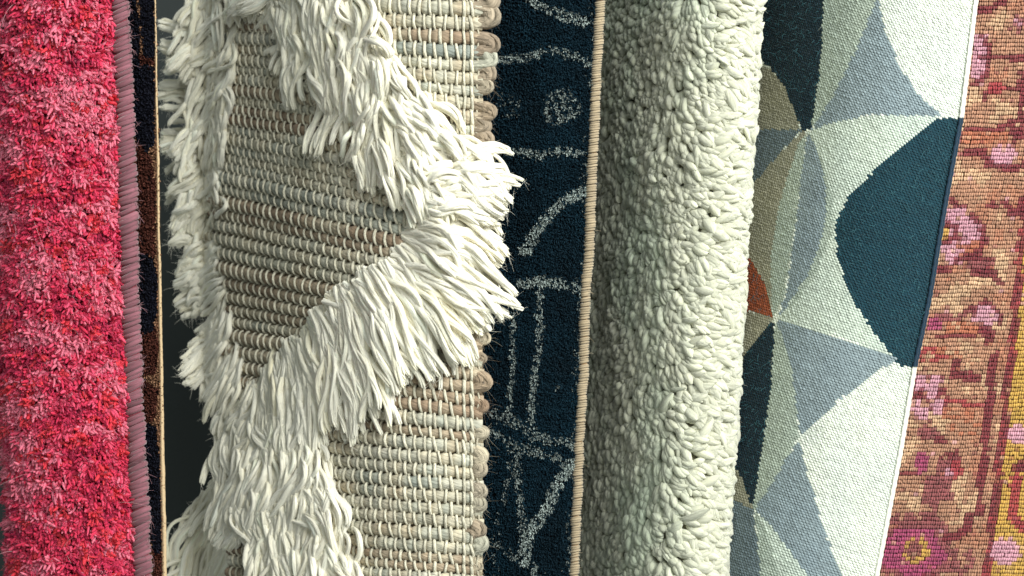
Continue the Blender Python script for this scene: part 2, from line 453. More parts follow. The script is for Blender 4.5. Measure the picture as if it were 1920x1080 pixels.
while i < len(ends) - 1:
    ya, pa, ca = ends[i]; yb, pb, cb = ends[i + 1]
    ex = np.interp((ya + yb) / 2, [0, 60, 200, 500, 760, 1080], [928, 932, 924, 915, 914, 908]) + rng.normal() * 2.5
    K = 14; th = np.linspace(-1.25, 1.25, K)
    mid = (ya + yb) / 2; half = (yb - ya) / 2 * rng.uniform(0.8, 1.1)
    P = np.stack([ex - 33 + 26 * np.cos(th), mid + half * np.sin(th) * 0.9 + rng.normal() * 1.5, -2 + 3 * np.cos(th)], 1)
    P = np.concatenate([[[882, ya, 2]], P, [[882, yb, 2]]])
    R = np.concatenate([[pa * 0.42], (pa + pb) / 2 * rng.uniform(0.85, 1.2) * (0.54 + 0.14 * np.cos(th)), [pb * 0.42]])
    cc = wpal[rng.choice([1, 2, 3, 6, 0, 8], p=[.2, .25, .15, .15, .15, .1])]
    if mid < 60 or 170 < mid < 310 or 640 < mid < 745: cc = wpal[3] * 0.7 + wpal[2] * 0.3
    cc = cc * 0.6 + 0.4 * (ca + cb) / 2
    R = R * (1 + 0.10 * (vnoise(np.arange(len(R)) * 0.9, np.full(len(R), i * 7.7), 3) - .5) * 2)
    nb = 16; ph = rng.random(nb) * 6.28; ra = np.sqrt(rng.random(nb)) * 0.95
    kk_ = np.linspace(0, 1, len(R))[None]
    an = ph[:, None] + kk_ * rng.uniform(1.2, 3.0) + 0.5 * np.sin(kk_ * 5 + ph[:, None])
    off = np.stack([0.75 * np.cos(an), 0.75 * np.sin(an), np.sin(an + 1.57)], 2) * (ra[:, None] * R[None] * 0.85)[..., None]
    tubes(ms, P[None], R[None] * 0.82, cc[None] * 0.9, sides=10, twist=0.35)
    tubes(ms, P[None] + off, np.repeat(R[None], nb, 0) * rng.uniform(0.10, 0.30, (nb, 1)), cc[None] * rng.uniform(0.75, 1.25, (nb, 1)), sides=5, twist=0.3)
    hairs(ms, P[3:-3], 34, cc[None] * 1.1, ln=(8, 34), r=0.36, out=0.2)
    i += 2 if rng.random() < 0.6 else 1
for xq in (878.0, 888.0):
    ys = np.linspace(Y0, Y1, 500)
    P = np.stack([xq + 8 + 2.2 * np.sin(ys / 9), ys, 6 + 1.5 * np.cos(ys / 12)], 1)
    tubes(ms, P[None], np.full((1, 500), 2.0), lin(216, 206, 182)[None], sides=5, twist=0.3)
ms.build('selvedge', M_weft, beige)

def shag_band(keys, n, seed, rad=(4.5, 7.4), clump=34, lift=(14, 46), dirj=15, taper=0.35, dofs=0.0, surf=bg_d, grav=0.55, tint=1.0, wav=1.0, lscale=1.0):
    global rng
    rs = np.random.default_rng(seed)
    k = np.array(keys, float)      # x, y, dir, len, halfwidth
    sg = np.concatenate([[0], np.cumsum(np.hypot(np.diff(k[:, 0]), np.diff(k[:, 1])))]); sg /= sg[-1]
    ncl = max(3, n // 5)
    tc = np.sort(rs.random(ncl)); oc = rs.uniform(-1, 1, ncl)
    ci = rs.integers(0, ncl, n)
    f = lambda t, c: np.interp(t, sg, k[:, c])
    t = np.clip(tc[ci] + rs.normal(size=n) * 0.010, 0, 1)
    px = f(t, 0); py = f(t, 1)
    tx = np.gradient(k[:, 0]); ty = np.gradient(k[:, 1]); ll = np.hypot(tx, ty)
    nx = -np.interp(t, sg, ty / ll); ny = np.interp(t, sg, tx / ll)
    o = oc[ci] + rs.normal(size=n) * 0.16
    hw = f(t, 4)
    px = px + nx * hw * o; py = py + ny * hw * o
    ang = f(t, 2) + (rs.normal(size=ncl) * dirj)[ci] + rs.normal(size=n) * 7
    L = lscale * f(t, 3) * (rs.uniform(0.7, 1.12, ncl))[ci] * rs.uniform(0.82, 1.12, n)
    K = 16; s = np.linspace(0, 1, K)
    wav_a = ((rs.normal(size=ncl) * 22)[ci] + rs.normal(size=n) * 7) * wav
    wav_p = (rs.random(ncl) * 6.28)[ci] + rs.normal(size=n) * 0.35
    wav_f = rs.uniform(2.5, 6.0, ncl)[ci]
    a = ang[:, None] + wav_a[:, None] * np.sin(wav_f[:, None] * s[None] + wav_p[:, None]) + (rs.normal(size=n) * 10)[:, None] * np.sin(9 * s[None] + (rs.random(n) * 6)[:, None])
    dn = (90 - ang + 180) % 360 - 180
    a = a + np.clip(dn, -80, 80)[:, None] * grav * (s ** 1.3)[None]
    a = np.radians(a)
    st = L[:, None] / (K - 1)
    curlz = (rs.normal(size=ncl) * 0.3)[ci]
    X = px[:, None] + np.concatenate([np.zeros((n, 1)), np.cumsum(np.cos(a[:, :-1]) * st, 1)], 1)
    Y = py[:, None] + np.concatenate([np.zeros((n, 1)), np.cumsum(np.sin(a[:, :-1]) * st, 1)], 1)
    # strands of a clump draw together towards the tip
    for cidx in range(ncl):
        q = np.where(ci == cidx)[0]
        if len(q) < 2: continue
        w = (0.55 * s ** 1.2)[None]
        X[q] = X[q] * (1 - w) + X[q].mean(0)[None] * w
        Y[q] = Y[q] * (1 - w) + Y[q].mean(0)[None] * w
    lf = (rs.uniform(lift[0], lift[1], ncl))[ci] + rs.normal(size=n) * 5
    rise = np.sin(np.clip(s * 2.6, 0, 1.25)) * (1 - 0.45 * s ** 2)
    D = surf(np.clip(X, 385, 925), Y)
    D = D * 0.5 + 0.5 * D.mean(1, keepdims=True) * 1.0
    D = np.maximum(D, surf(np.clip(X, 385, 925), Y) + 4) + dofs + lf[:, None] * rise[None] + 6 * np.sin(s * 5 + wav_p[:, None])
    r = rs.uniform(rad[0], rad[1], n)[:, None]
    prof = np.interp(s, [0, 0.15, 0.5, 0.8, 0.93, 1.0], [0.8, 1.0, 1.05, 0.97, 0.80, 0.22])[None]
    R = r * prof * (1 + 0.10 * np.sin(s[None] * rs.uniform(8, 20, (n, 1)) + wav_p[:, None] * 3))
    base = lin(250, 245, 228) * tint
    C = base[None] * (1 + rs.normal(size=(n, 1)) * 0.05) * np.array([1, 1, 1.0])
    C = C * (1 - np.abs(rs.normal(size=(n, 1))) * np.array([[0.0, 0.01, 0.05]]))
    m = Mesh()
    P = np.stack([X, Y, D], 2)
    T = nrm(np.gradient(P, axis=1)); A_ = nrm(np.cross(T, np.array([0.15, 0.1, 1.0]))); B_ = np.cross(T, A_)
    tubes(m, P, R * 0.80, C, sides=7, twist=0.35)
    ll_ = np.cumsum(np.linalg.norm(np.diff(P, axis=1, prepend=P[:, :1]), axis=2), 1)
    turn = rs.uniform(0.010, 0.028, (n, 1)) * rs.choice([-1, 1], (n, 1))
    for q in range(5):
        an = q * 1.2566 + rs.normal(size=(n, 1)) * 0.3 + turn * ll_ + 0.4 * np.sin(ll_ / 17 + q)
        fr = 0.40 + 0.22 * (s[None] ** 4) * rs.uniform(0, 1.6, (n, 1)) + 0.06 * np.sin(ll_ / 9 + q * 2)
        Pq = P + (A_ * np.cos(an)[..., None] + B_ * np.sin(an)[..., None]) * (r * fr)[..., None]
        Pq[:, -1] -= T[:, -1] * (rs.random((n, 1)) * 5)
        Rq = r * rs.uniform(0.46, 0.62, (n, 1)) * np.interp(s, [0, 0.8, 0.93, 1], [1, 1, 0.85, 0.3])[None]
        tubes(m, Pq, Rq, C * rs.uniform(0.94, 1.03, (n, 1)), sides=5, twist=0.3)
    # loose wool fibres round the yarns
    pts = P[:, 3::2].reshape(-1, 3)
    hairs(m, pts, int(n * 9.0), np.broadcast_to(base, (len(pts), 3)), ln=(7, 22), r=0.34, out=0.1, k=5)
    return m.build('shag_band', M_shag, beige)

bands = [
 # upper part of the left arm, hanging in the fold
 ([(430, -90, 112, 105, 45), (408, 20, 114, 110, 42), (400, 130, 112, 98, 34), (390, 240, 108, 95, 33), (380, 330, 112, 90, 29), (382, 400, 126, 80, 25),
   (397, 460, 152, 68, 17), (402, 530, 146, 72, 18), (408, 600, 126, 84, 24), (424, 660, 114, 98, 28), (450, 725, 108, 110, 28)], 900, 3, dict(rad=(3.8, 6.2), clump=30, lift=(15, 60), grav=0.25)),
 # fringe pressed back into the fold behind the left arm
 ([(372, 60, 190, 66, 16), (368, 130, 200, 76, 16), (364, 200, 190, 74, 16), (360, 280, 165, 66, 16), (360, 350, 150, 58, 14)], 130, 21, dict(lift=(0, 18), dofs=-50, grav=0.2, rad=(3.6, 5.6), wav=0.6)),
 # upper right arm
 ([(470, -130, 95, 120, 60), (550, -60, 92, 125, 66), (615, 30, 84, 125, 66), (672, 118, 76, 122, 66), (728, 205, 62, 120, 66), (788, 300, 34, 132, 62),
   (830, 375, 8, 130, 40)], 1250, 5, dict(lift=(16, 62), dirj=24, grav=0.35)),
 # tip and lower right arm
 ([(790, 350, -12, 165, 18), (785, 400, 5, 205, 26), (775, 450, 22, 240, 26), (745, 495, 40, 260, 20), (690, 520, 56, 265, 18), (640, 555, 67, 265, 18),
   (590, 610, 76, 240, 20), (545, 670, 83, 200, 26), (500, 745, 90, 160, 36)], 1050, 7, dict(lift=(12, 66), dirj=6, grav=0.45, wav=0.7, lscale=0.87, rad=(5.0, 8.0))),
 # falling from the lower crossing
 ([(475, 715, 106, 130, 44), (492, 775, 100, 140, 80), (512, 850, 95, 145, 84), (535, 940, 90, 135, 74), (570, 1030, 84, 130, 66), (610, 1130, 82, 120, 62), (650, 1210, 82, 110, 60)],
  1350, 9, dict(lift=(16, 64), dirj=14, grav=0.5, wav=1.0)),
 # dim arm running back to the lower left
 ([(440, 850, 112, 130, 30), (420, 930, 116, 140, 38), (400, 1010, 116, 140, 44), (385, 1110, 110, 140, 44), (380, 1180, 110, 120, 44)], 260, 13, dict(lift=(5, 30), dofs=-190, grav=0.4, rad=(3.8, 6.0), wav=0.5, dirj=8)),
]
for keys, n, sd, kw in bands:
    shag_band(keys, n, sd, **kw)

# ------------------------------------------------------------------ 4 navy rug with chalky lines and jute edge
def nv_e(y): return 1118 - 50 * y / 1080 - 10 * np.exp(-((y - 620) / 260.0) ** 2) * 0 + 3 * (vnoise(y / 120, 0 * y, 31) - .5)
def nv_d(t): return -32 - 0.32 * t - 0.0009 * t ** 2
navy = thing('velvet_rug', 'dark navy velvety rug drawn with chalky grey lines and dots, edged in tan cord', 'rug', (1000, 1240, -80))
m = Mesh()
T, YY = np.meshgrid(np.linspace(330, 0, 40), np.linspace(Y0, Y1, 160))
slab(m, nv_e(YY) - T, YY, nv_d(T) - 3, 10, np.array([0.006, 0.010, 0.016]))
n = 105000
t = rng.uniform(0, 300, n) ; y = rng.uniform(Y0, Y1, n); x = nv_e(y) - t
Cn = np.tile(lin(7, 37, 50), (n, 1))
blue = fbm(x / 40, y / 60, 5)
Cn = Cn * (0.6 + 0.9 * blue)[:, None]
lines = [  # polyline, width, strength
 ([(960, -30), (1010, 10), (1060, 30), (1100, 38)], 8, .8), ([(930, 112), (980, 108), (1030, 92), (1070, 100), (1110, 118)], 7, .7),
 ([(930, 285), (970, 282), (1010, 290), (1050, 280), (1092, 288)], 7, .75), ([(985, 470), (1010, 425), (1045, 385), (1080, 362), (1105, 355)], 9, .9),
 ([(975, 530), (1020, 528), (1055, 530), (1090, 542)], 8, .8), ([(962, 580), (960, 680), (955, 780)], 5, .7), ([(1012, 540), (1010, 650), (1000, 720), (996, 790), (1005, 830)], 6, .75),
 ([(915, 770), (960, 790), (1010, 820), (1075, 832)], 9, .55), ([(925, 810), (965, 835), (1020, 850), (1065, 868)], 8, .65),
 ([(960, 845), (955, 890), (945, 940)], 6, .35), ([(972, 850), (972, 920), (980, 985), (982, 1050)], 7, .6), ([(1075, 868), (1050, 900), (1020, 960), (990, 1000), (982, 1050)], 9, .9),
 ([(925, 1010), (960, 1040), (1010, 1075), (1050, 1110)], 7, .4), ([(930, 965), (930, 1080), (940, 1200)], 6, .3), ([(1010, 10), (990, -80), (1000, -160)], 7, .6), ([(1000, 1060), (1010, 1150), (1000, 1240)], 7, .6)]
def dist_poly(x, y, pl):
    d = np.full(x.shape, 1e9)
    for (x1, y1), (x2, y2) in zip(pl[:-1], pl[1:]):
        vx, vy = x2 - x1, y2 - y1
        tt = np.clip(((x - x1) * vx + (y - y1) * vy) / (vx * vx + vy * vy), 0, 1)
        d = np.minimum(d, np.hypot(x - x1 - tt * vx, y - y1 - tt * vy))
    return d
xw = x + 5 * (fbm(x / 9, y / 9, 1) - .5) * 2; yw = y + 5 * (fbm(x / 9, y / 9, 2) - .5) * 2
amt = np.zeros(n)
for pl, w, sg in lines:
    amt = np.maximum(amt, sg * np.clip((w * 1.35 - dist_poly(xw, yw, pl)) / 3.5, 0, 1))
for cx, cy, rr, sg in ((1052, 200, 38, .5), (952, 198, 27, .25), (1045, 725, 10, .25)):
    amt = np.maximum(amt, sg * np.clip((rr - np.hypot(xw - cx, (yw - cy))) / 6, 0, 1))
amt = np.maximum(amt, 0.22 * np.clip((16 - t) / 10, 0, 1) * (fbm(x / 10, y / 60, 8) > .5))
sp = vnoise(x / 3.6, y / 3.6, 44) * 0.6 + vnoise(x / 2.0, y / 2.0, 40) * 0.4
on = sp < (0.26 + amt * 0.38) * (amt > 0.02)
chalk = lin(172, 184, 180)
Cn = np.where(on[:, None], chalk[None] * (0.30 + 0.70 * amt)[:, None] * rng.uniform(0.75, 1.2, n)[:, None], Cn * rng.uniform(0.85, 1.15, n)[:, None])
velvet(m, x, y, nv_d(t), Cn, 1.25, 7.5)
m.build('pile', M_navy, navy)
m = Mesh()
def nv_edge(y):
    return np.stack([nv_e(y) + 7 + 1.6 * (vnoise(y / 26, 0 * y, 3) - .5) * 2, -34 + 2 * (vnoise(y / 35, 0 * y, 6) - .5)], 1)
wrapped_edge(m, nv_edge, Y0, Y1, 4.6, 8.2, 9.4, 2.3, lin(166, 149, 122), 0.07, 3, fine=1)
ys = np.linspace(Y0, Y1, 200); e = nv_edge(ys)
tubes(m, np.stack([e[:, 0], ys, e[:, 1]], 1)[None], np.full((1, 200), 7.2), lin(150, 122, 88)[None], sides=10)
hairs(m, np.stack([e[:, 0] + 5, ys, e[:, 1] + 6], 1), 260, np.array([lin(205, 185, 150)]), ln=(5, 16), r=0.35, out=0.1)
m.build('edge_binding', M_bind, navy)

# ------------------------------------------------------------------ 5 rolled ivory fleece rug
_ft = np.array([(60, -330), (26, -240), (8, -160), (1, -105), (0, -70), (6, -38), (22, -14), (52, -1), (85, -6), (125, -38), (170, -100), (220, -195), (270, -315), (330, -470), (390, -630.)])
_fk = np.concatenate([[0], np.cumsum(np.hypot(*np.diff(_ft, axis=0).T))])
FA = np.linspace(0, _fk[-1], 400)
_fx = np.interp(FA, _fk, _ft[:, 0]); _fd = np.interp(FA, _fk, _ft[:, 1])
for _ in range(3):
    kk = np.ones(25) / 25
    _fx = np.convolve(np.pad(_fx, 12, 'reflect', reflect_type='odd'), kk, 'valid'); _fd = np.convolve(np.pad(_fd, 12, 'reflect', reflect_type='odd'), kk, 'valid')
def fl_pt(a, y):           # a = arc length along the section, from the far side round the front to the left
    xr = 1420 - 68 * y / 1080 + 5 * (vnoise(y / 60, 0 * y, 51) - .5)
    return np.stack([xr - np.interp(a, FA, _fx) + 5 * (vnoise(y / 90, a / 60, 52) - .5), y + 0 * a, np.interp(a, FA, _fd) + 10 * (vnoise(y / 70, a / 60, 53) - .5)], -1)
fleece = thing('shaggy_rug', 'rolled ivory rug of short curly fleece-like wool tufts, between navy and geometric rugs', 'rug', (1230, 1240, -180))
m = Mesh()
A, YY = np.meshgrid(np.linspace(0, FA[-1], 80), np.linspace(Y0, Y1, 140))
G = fl_pt(A, YY)
slab(m, G[..., 0], G[..., 1], G[..., 2] - 2, 6, lin(150, 145, 118))
m.build('backing', M_back, fleece)
m = Mesh()
sp = 11.0
aa = np.arange(80, FA[-1] - 20, sp); yv = np.arange(Y0, Y1, sp)
A, YY = np.meshgrid(aa, yv); a = A.ravel() + rng.normal(size=A.size) * 5.5; y = YY.ravel() + rng.normal(size=A.size) * 5.5
sub = 2
a = np.repeat(a, sub) + rng.normal(size=a.size * sub) * 2.2; y = np.repeat(y, sub) + rng.normal(size=y.size * sub) * 2.2
n = len(a); root = fl_pt(a, y)
g1 = np.stack([-np.interp(a - 4, FA, _fx) + np.interp(a + 4, FA, _fx), 0 * a, -np.interp(a + 4, FA, _fd) + np.interp(a - 4, FA, _fd)], 1)
tan = nrm(g1); nor = nrm(np.stack([-tan[:, 2], 0 * a, tan[:, 0]], 1)); dwn = np.array([0, 1.0, 0])
cl = lambda q: np.repeat(rng.normal(size=n // sub) * q, sub)
topf = np.clip((330 - y) / 300, 0, 1)
xrel = np.interp(a, FA, _fx)
u = np.clip((190 - xrel) / 120, 0, 1)                          # pile combed down on the left, to the right on the right
swirl = (fbm(root[:, 0] / 70, y / 80, 61) - .5) * 190
dang = np.radians(90 - 72 * u * (1 - 0.25 * np.clip((y - 650) / 400, 0, 1)) + swirl * (1 - 0.6 * u) + cl(11))
tang = tan * np.cos(dang)[:, None] + dwn * np.sin(dang)[:, None]
stand = 0.85 + 0.7 * topf * (1 - u) + cl(0.16)
d0 = nrm(nor * np.maximum(stand, 0.15)[:, None] + tang * 0.9)
L = (17 + 8 * u - 3 * topf * (1 - u)) * (1 + cl(0.16)) * rng.uniform(0.88, 1.1, n)
K = 8; s = np.linspace(0, 1, K)
curl = cl(0.5)
side = np.cross(nor, tang)
P = root[:, None] + d0[:, None] * (L[:, None] * s)[..., None] + (tang * 0.5 - nor * 0.35)[:, None] * (L[:, None] * s ** 2)[..., None] + side[:, None] * (L * curl)[:, None, None] * (s ** 2)[None, :, None]
R = (6.0 * (1 + cl(0.2)) * rng.uniform(0.85, 1.1, n))[:, None] * np.array([0.7, 0.95, 1.10, 1.2, 1.25, 1.2, 0.95, 0.3])[None]
C = lin(206, 205, 182)[None] * (1 + cl(0.07))[:, None] * (1 + rng.normal(size=(n, 1)) * 0.04)
left_shade = np.clip(fbm(root[:, 0] / 45, y / 120, 66) * 2 - 0.75, 0, 1)[:, None] * np.clip((xrel - 60) / 70, 0, 1)[:, None]  # green-grey shade on the roll's left put into the tuft colour, in patches
C = C * (1 - left_shade * np.array([0.26, 0.14, 0.16]))
tubes(m, P, R, C, sides=7, twist=0.3)
hairs(m, P[:, 5], 3500, C, ln=(5, 16), r=0.3, out=0.3, k=4)
m.build('pile', M_fleece, fleece)

# ------------------------------------------------------------------ 6 geometric flat-woven rug
def kl_e(y): return np.interp(y, [-160, 0, 220, 370, 560, 690, 850, 1080, 1240], [1856, 1832, 1805, 1777, 1745, 1717, 1690, 1646, 1618])
_kx, _kd = smooth_table(np.array([0, 60, 150, 230, 300, 360, 430, 520.]), np.array([-2, 0, -10, -52, -125, -210, -330, -480.]), 22)
def kl_d(t, y): return np.interp(t, _kx, _kd) + 4 * (vnoise(t / 120, y / 200, 71) - .5)
kilim = thing('tapestry_rug', 'flat geometric rug in white, grey, sage and teal curved wedges', 'rug', (1650, 1240, -100))
m = Mesh()
T, YY = np.meshgrid(np.linspace(500, 0, 60), np.linspace(Y0, Y1, 160))
X = kl_e(YY) - T
slab(m, X, YY, kl_d(T, YY) - 3.5, 5, lin(120, 118, 105))
W, PA, SG, GB, TL, DK, OL, RS, GD = lin(214, 219, 208), lin(192, 202, 190), lin(166, 177, 165), lin(136, 150, 155), lin(18, 56, 68), lin(13, 40, 52), lin(150, 148, 130), lin(150, 78, 48), lin(104, 118, 124)
kp = [
 (PA, [(1527, 240), (1580, 225), (1640, 216), (1765, 218), (1700, 270), (1640, 320), (1590, 370), (1566, 420), (1570, 480), (1590, 550), (1640, 625), (1690, 680), (1600, 640), (1455, 600), (1500, 530), (1548, 400), (1545, 320), (1515, 250)]),
 (DK, [(1300, -160), (1548, -160), (1545, 0), (1541, 80), (1536, 150), (1524, 235), (1508, 249), (1498, 230), (1470, 160), (1443, 125), (1400, 95), (1300, 60)]),
 (SG, [(1545, -160), (1545, 0), (1541, 80), (1536, 150), (1520, 243), (1560, 190), (1605, 95), (1640, 10), (1655, -40), (1680, -160)]),
 (GB, [(1643, 0), (1648, 8), (1658, 60), (1690, 130), (1720, 175), (1765, 217), (1700, 217), (1640, 214), (1580, 225), (1522, 243), (1560, 185), (1603, 98)]),
 (TL, [(1820, 221), (1760, 223), (1700, 270), (1640, 320), (1592, 368), (1566, 420), (1570, 480), (1590, 550), (1640, 625), (1688, 687), (1760, 688), (1800, 500)]),
 (OL, [(1300, 60), (1418, 118), (1445, 130), (1470, 160), (1490, 210), (1503, 244), (1300, 243)]),
 (GD, [(1300, 243), (1504, 243), (1460, 290), (1410, 348), (1300, 420)]),
 (OL, [(1506, 246), (1460, 290), (1410, 348), (1300, 420), (1300, 460), (1395, 478), (1425, 520), (1448, 595), (1458, 560), (1470, 440), (1490, 320), (1512, 250)]),
 (SG, [(1512, 248), (1500, 262), (1462, 380), (1445, 480), (1448, 595), (1470, 560), (1490, 430), (1503, 330)]),
 (GB, [(1514, 247), (1533, 280), (1547, 340), (1550, 400), (1538, 455), (1512, 520), (1458, 600), (1476, 540), (1491, 430), (1503, 330)]),
 (SG, [(1533, 280), (1549, 330), (1562, 380), (1560, 440), (1530, 510), (1490, 570), (1465, 600), (1512, 520), (1538, 455), (1550, 400), (1547, 340)]),
 (RS, [(1300, 460), (1395, 478), (1412, 492), (1432, 530), (1449, 594), (1390, 581), (1300, 570)]),
 (OL, [(1300, 570), (1390, 581), (1450, 597), (1420, 640), (1385, 685), (1300, 760)]),
 (DK, [(1453, 600), (1446, 720), (1431, 830), (1412, 957), (1396, 905), (1372, 860), (1300, 800), (1300, 760), (1385, 685), (1420, 635)]),
 (SG, [(1454, 601), (1470, 640), (1486, 700), (1493, 760), (1497, 820), (1460, 885), (1425, 945), (1412, 958), (1431, 830), (1446, 720)]),
 (GB, [(1456, 601), (1500, 612), (1600, 645), (1684, 673), (1640, 700), (1570, 752), (1500, 818), (1493, 760), (1486, 700), (1470, 640)]),
 (GB, [(1497, 825), (1460, 885), (1415, 957), (1445, 985), (1485, 1040), (1520, 1085), (1600, 1240), (1680, 1240), (1582, 1085), (1545, 995), (1512, 885), (1502, 835)]),
 (PA, [(1415, 959), (1445, 985), (1485, 1040), (1520, 1085), (1600, 1240), (1440, 1240), (1430, 1040)]),
 (SG, [(1415, 959), (1440, 1000), (1462, 1085), (1480, 1240), (1430, 1240), (1425, 1060)]),
 (OL, [(1300, 800), (1372, 860), (1396, 905), (1411, 955), (1370, 940), (1300, 900)]),
 (GD, [(1300, 900), (1370, 935), (1413, 957), (1425, 1060), (1430, 1240), (1300, 1240)])]
sx = 7.4; sy = 4.6
rowsv = np.arange(Y0 - 90, Y1 + 90, sy); tv = []
t = 5.0
while t < 470:
    tv.append(t); slope_ = abs(kl_d(np.array(t + 2.0), 0) - kl_d(np.array(t - 2.0), 0)) / 4
    t += sx / math.sqrt(1 + slope_ ** 2)
tv = np.array(tv)
Tg, Yg = np.meshgrid(tv, rowsv); par = (np.arange(len(rowsv)) % 2)[:, None] * 0.5
dt = np.gradient(tv)[None]
Tg = Tg + par * dt; Yg = Yg - 0.22 * (Tg - 200) * 1.0 * np.clip(Tg / 200, 0, 1) * 0.0 + (np.arange(len(tv)) % 2)[None] * 0 - 0.30 * Tg
t = Tg.ravel(); y = Yg.ravel() + 70; x = kl_e(y) - t
n = len(t); wdt = np.broadcast_to(dt, Tg.shape).ravel()
jx = x + rng.normal(size=n) * 0.6
C = np.tile(W, (n, 1))
for c, pl in kp: C[inpoly(jx, y, pl)] = c
C = C * (0.86 + 0.28 * fbm(x / 45, (y - 0.30 * x) / 7, 81))[:, None] * rng.uniform(0.9, 1.08, n)[:, None]
C = C * (1 + (fbm(x / 60, y / 90, 83) - .5)[:, None] * np.array([0.14, 0.10, 0.04]))
d = kl_d(t, y); e = 1.5
dx = np.stack([np.full(n, 2 * e), np.zeros(n), kl_d(t - e, y) - kl_d(t + e, y)], 1)
dxn = nrm(dx); nz = nrm(np.cross(np.array([0, 1.0, 0])[None], dxn)); nz = nz * np.sign(nz[:, 2:3])
rot = 0.42
L_ax = np.linalg.norm(dx, axis=1) / (2 * e) * wdt * 0.56
ax = dxn * (L_ax * math.cos(rot))[:, None] + np.array([0, 1.0, 0]) * (3.7 * math.sin(rot))
ay = np.array([0, 1.0, 0])[None] * 2.7 - dxn * (2.7 * math.sin(rot) * 0.4)
domes(m, np.stack([x, y, d - 1.0], 1), ax, ay + 0 * ax, nz * (1.7 * rng.uniform(0.5, 1.5, n))[:, None], C)
m.n = sum(len(v) for v in m.V)
tp = np.stack([x, y, d + 1.5], 1)
sel = C[:, 2] < 0.12
hairs(m, tp[sel], 3500, np.array([lin(60, 112, 122)]), ln=(4, 12), r=0.4, out=0.0, k=4)
hairs(m, tp, 5000, C * 1.15 + 0.02, ln=(4, 13), r=0.28, out=0.1, k=4)
m.build('woven_face', M_kilim, kilim)
m = Mesh()
ys = np.linspace(Y0, Y1, 500)
Ce = np.tile(lin(226, 226, 212), (500, 1)); Ce[(ys > 221) & (ys < 689)] = lin(24, 48, 66)
for q, (off, rr) in enumerate(((4.0, 2.8), (0.0, 2.6))):
    P = np.stack([kl_e(ys) - off + 0.4 * np.sin(ys / 3), ys, np.full(500, -1.0 - q * 2)], 1)
    tubes(m, P[None], (rr * (1 + 0.12 * np.sin(ys / 1.9)))[None], Ce[None] * (0.95 + 0.1 * rng.random((1, 500, 1))), sides=7, twist=0.3)
m.build('selvedge', M_kilim, kilim)

# ------------------------------------------------------------------ 7 knotted floral rug
knot = thing('knotted_rug', 'terracotta hand-knotted rug with maroon, pink and yellow floral motifs, farthest right', 'rug', (1850, 1240, -70))
def kn_x(t, y): return kl_e(y) - 60 + t
def kn_d(t, y): return -62 + 0.10 * t + 5 * (vnoise(t / 90, y / 120, 91) - .5)
m = Mesh()
T, YY = np.meshgrid(np.linspace(-60, 560, 50), np.linspace(Y0, Y1, 140))
slab(m, kn_x(T, YY), YY, kn_d(T, YY) - 5, 7, lin(110, 70, 50))
m.build('backing', M_back, knot)
m = Mesh()
kx, ky = 8.6, 7.6
tv = np.arange(0, 540, kx); yv = np.arange(Y0, Y1, ky)
Tg, Yg = np.meshgrid(tv, yv)
y = Yg.ravel() + 1.6 * (vnoise(Tg / 40, Yg / 40, 3).ravel() - .5) * 2; t = Tg.ravel() + rng.normal(size=Tg.size) * 0.5 + 3.0 * (vnoise(Yg.ravel() / 50, Tg.ravel() / 200, 9) - .5) * 2
x = kn_x(t, y); n = len(x)
TN, MR, MV, PK, MG, OR, YL, RD, LT = lin(178, 132, 106), lin(118, 32, 50), lin(142, 76, 80), lin(206, 152, 168), lin(166, 66, 108), lin(180, 108, 80), lin(198, 158, 74), lin(164, 52, 64), lin(206, 170, 136)
C = np.tile(TN, (n, 1))
wv = fbm(x / 40, y / 40, 14); C[wv > 0.62] = LT; C[(wv < 0.33)] = OR * 0.4 + TN * 0.6
def R_(c, x0, y0, x1, y1, f=1.0):
    q = (x >= x0) & (x <= x1) & (y >= y0) & (y <= y1)
    if f < 1: q &= rng.random(n) < f
    C[q] = c
def E_(c, cx, cy, rx, ry, f=1.0):
    rr = 1 + 0.18 * np.sin(np.arctan2(y - cy, x - cx) * 5)
    q = (((x - cx) / rx) ** 2 + ((y - cy) / ry) ** 2) <= rr
    if f < 1: q &= rng.random(n) < f
    C[q] = c
def Ln(c, pl, w, f=1.0):
    q = dist_poly(x, y, pl) < w
    if f < 1: q &= rng.random(n) < f
    C[q] = c
Ln(MR, [(1822, 22), (1860, 18), (1885, 0), (1900, -30)], 6); E_(MR, 1850, 18, 14, 9); E_(PK, 1912, 45, 14, 10, .8); E_(MV, 1912, 45, 22, 16, .5)
R_(PK, 1822, 62, 1850, 150); Ln(MR, [(1843, 70), (1857, 100), (1848, 140), (1825, 158)], 6); Ln(MR, [(1836, 108), (1940, 110)], 5.5)
Ln(MR, [(1845, 185), (1855, 165), (1885, 165), (1960, 172)], 5.5); E_(RD, 1868, 165, 18, 11)
R_(MR, 1909, 130, 1925, 262, .85); Ln(MR, [(1815, 242), (1870, 244), (1905, 225)], 5.5); R_(OR, 1806, 248, 1890, 272, .8); Ln(MR, [(1900, 240), (1903, 268)], 6)
Ln(MV, [(1795, 250), (1793, 285)], 9, .7); Ln(MR, [(1812, 285), (1845, 283), (1850, 308), (1905, 316), (1930, 300)], 6.5); E_(PK, 1882, 291, 27, 18)
Ln(MR, [(1778, 373), (1800, 388), (1815, 398)], 6.5); E_(MR, 1862, 384, 11, 7); Ln(MR, [(1885, 380), (1900, 400), (1925, 372)], 8, .8)
E_(PK, 1795, 440, 42, 55, .97); E_(TN, 1822, 400, 14, 10); Ln(MR, [(1770, 420), (1792, 425), (1795, 445), (1765, 458)], 6); E_(YL, 1771, 440, 11, 12)
Ln(OR, [(1800, 470), (1848, 452)], 9, .8); Ln(MR, [(1826, 405), (1840, 425), (1848, 450), (1830, 478), (1790, 490)], 6.5)
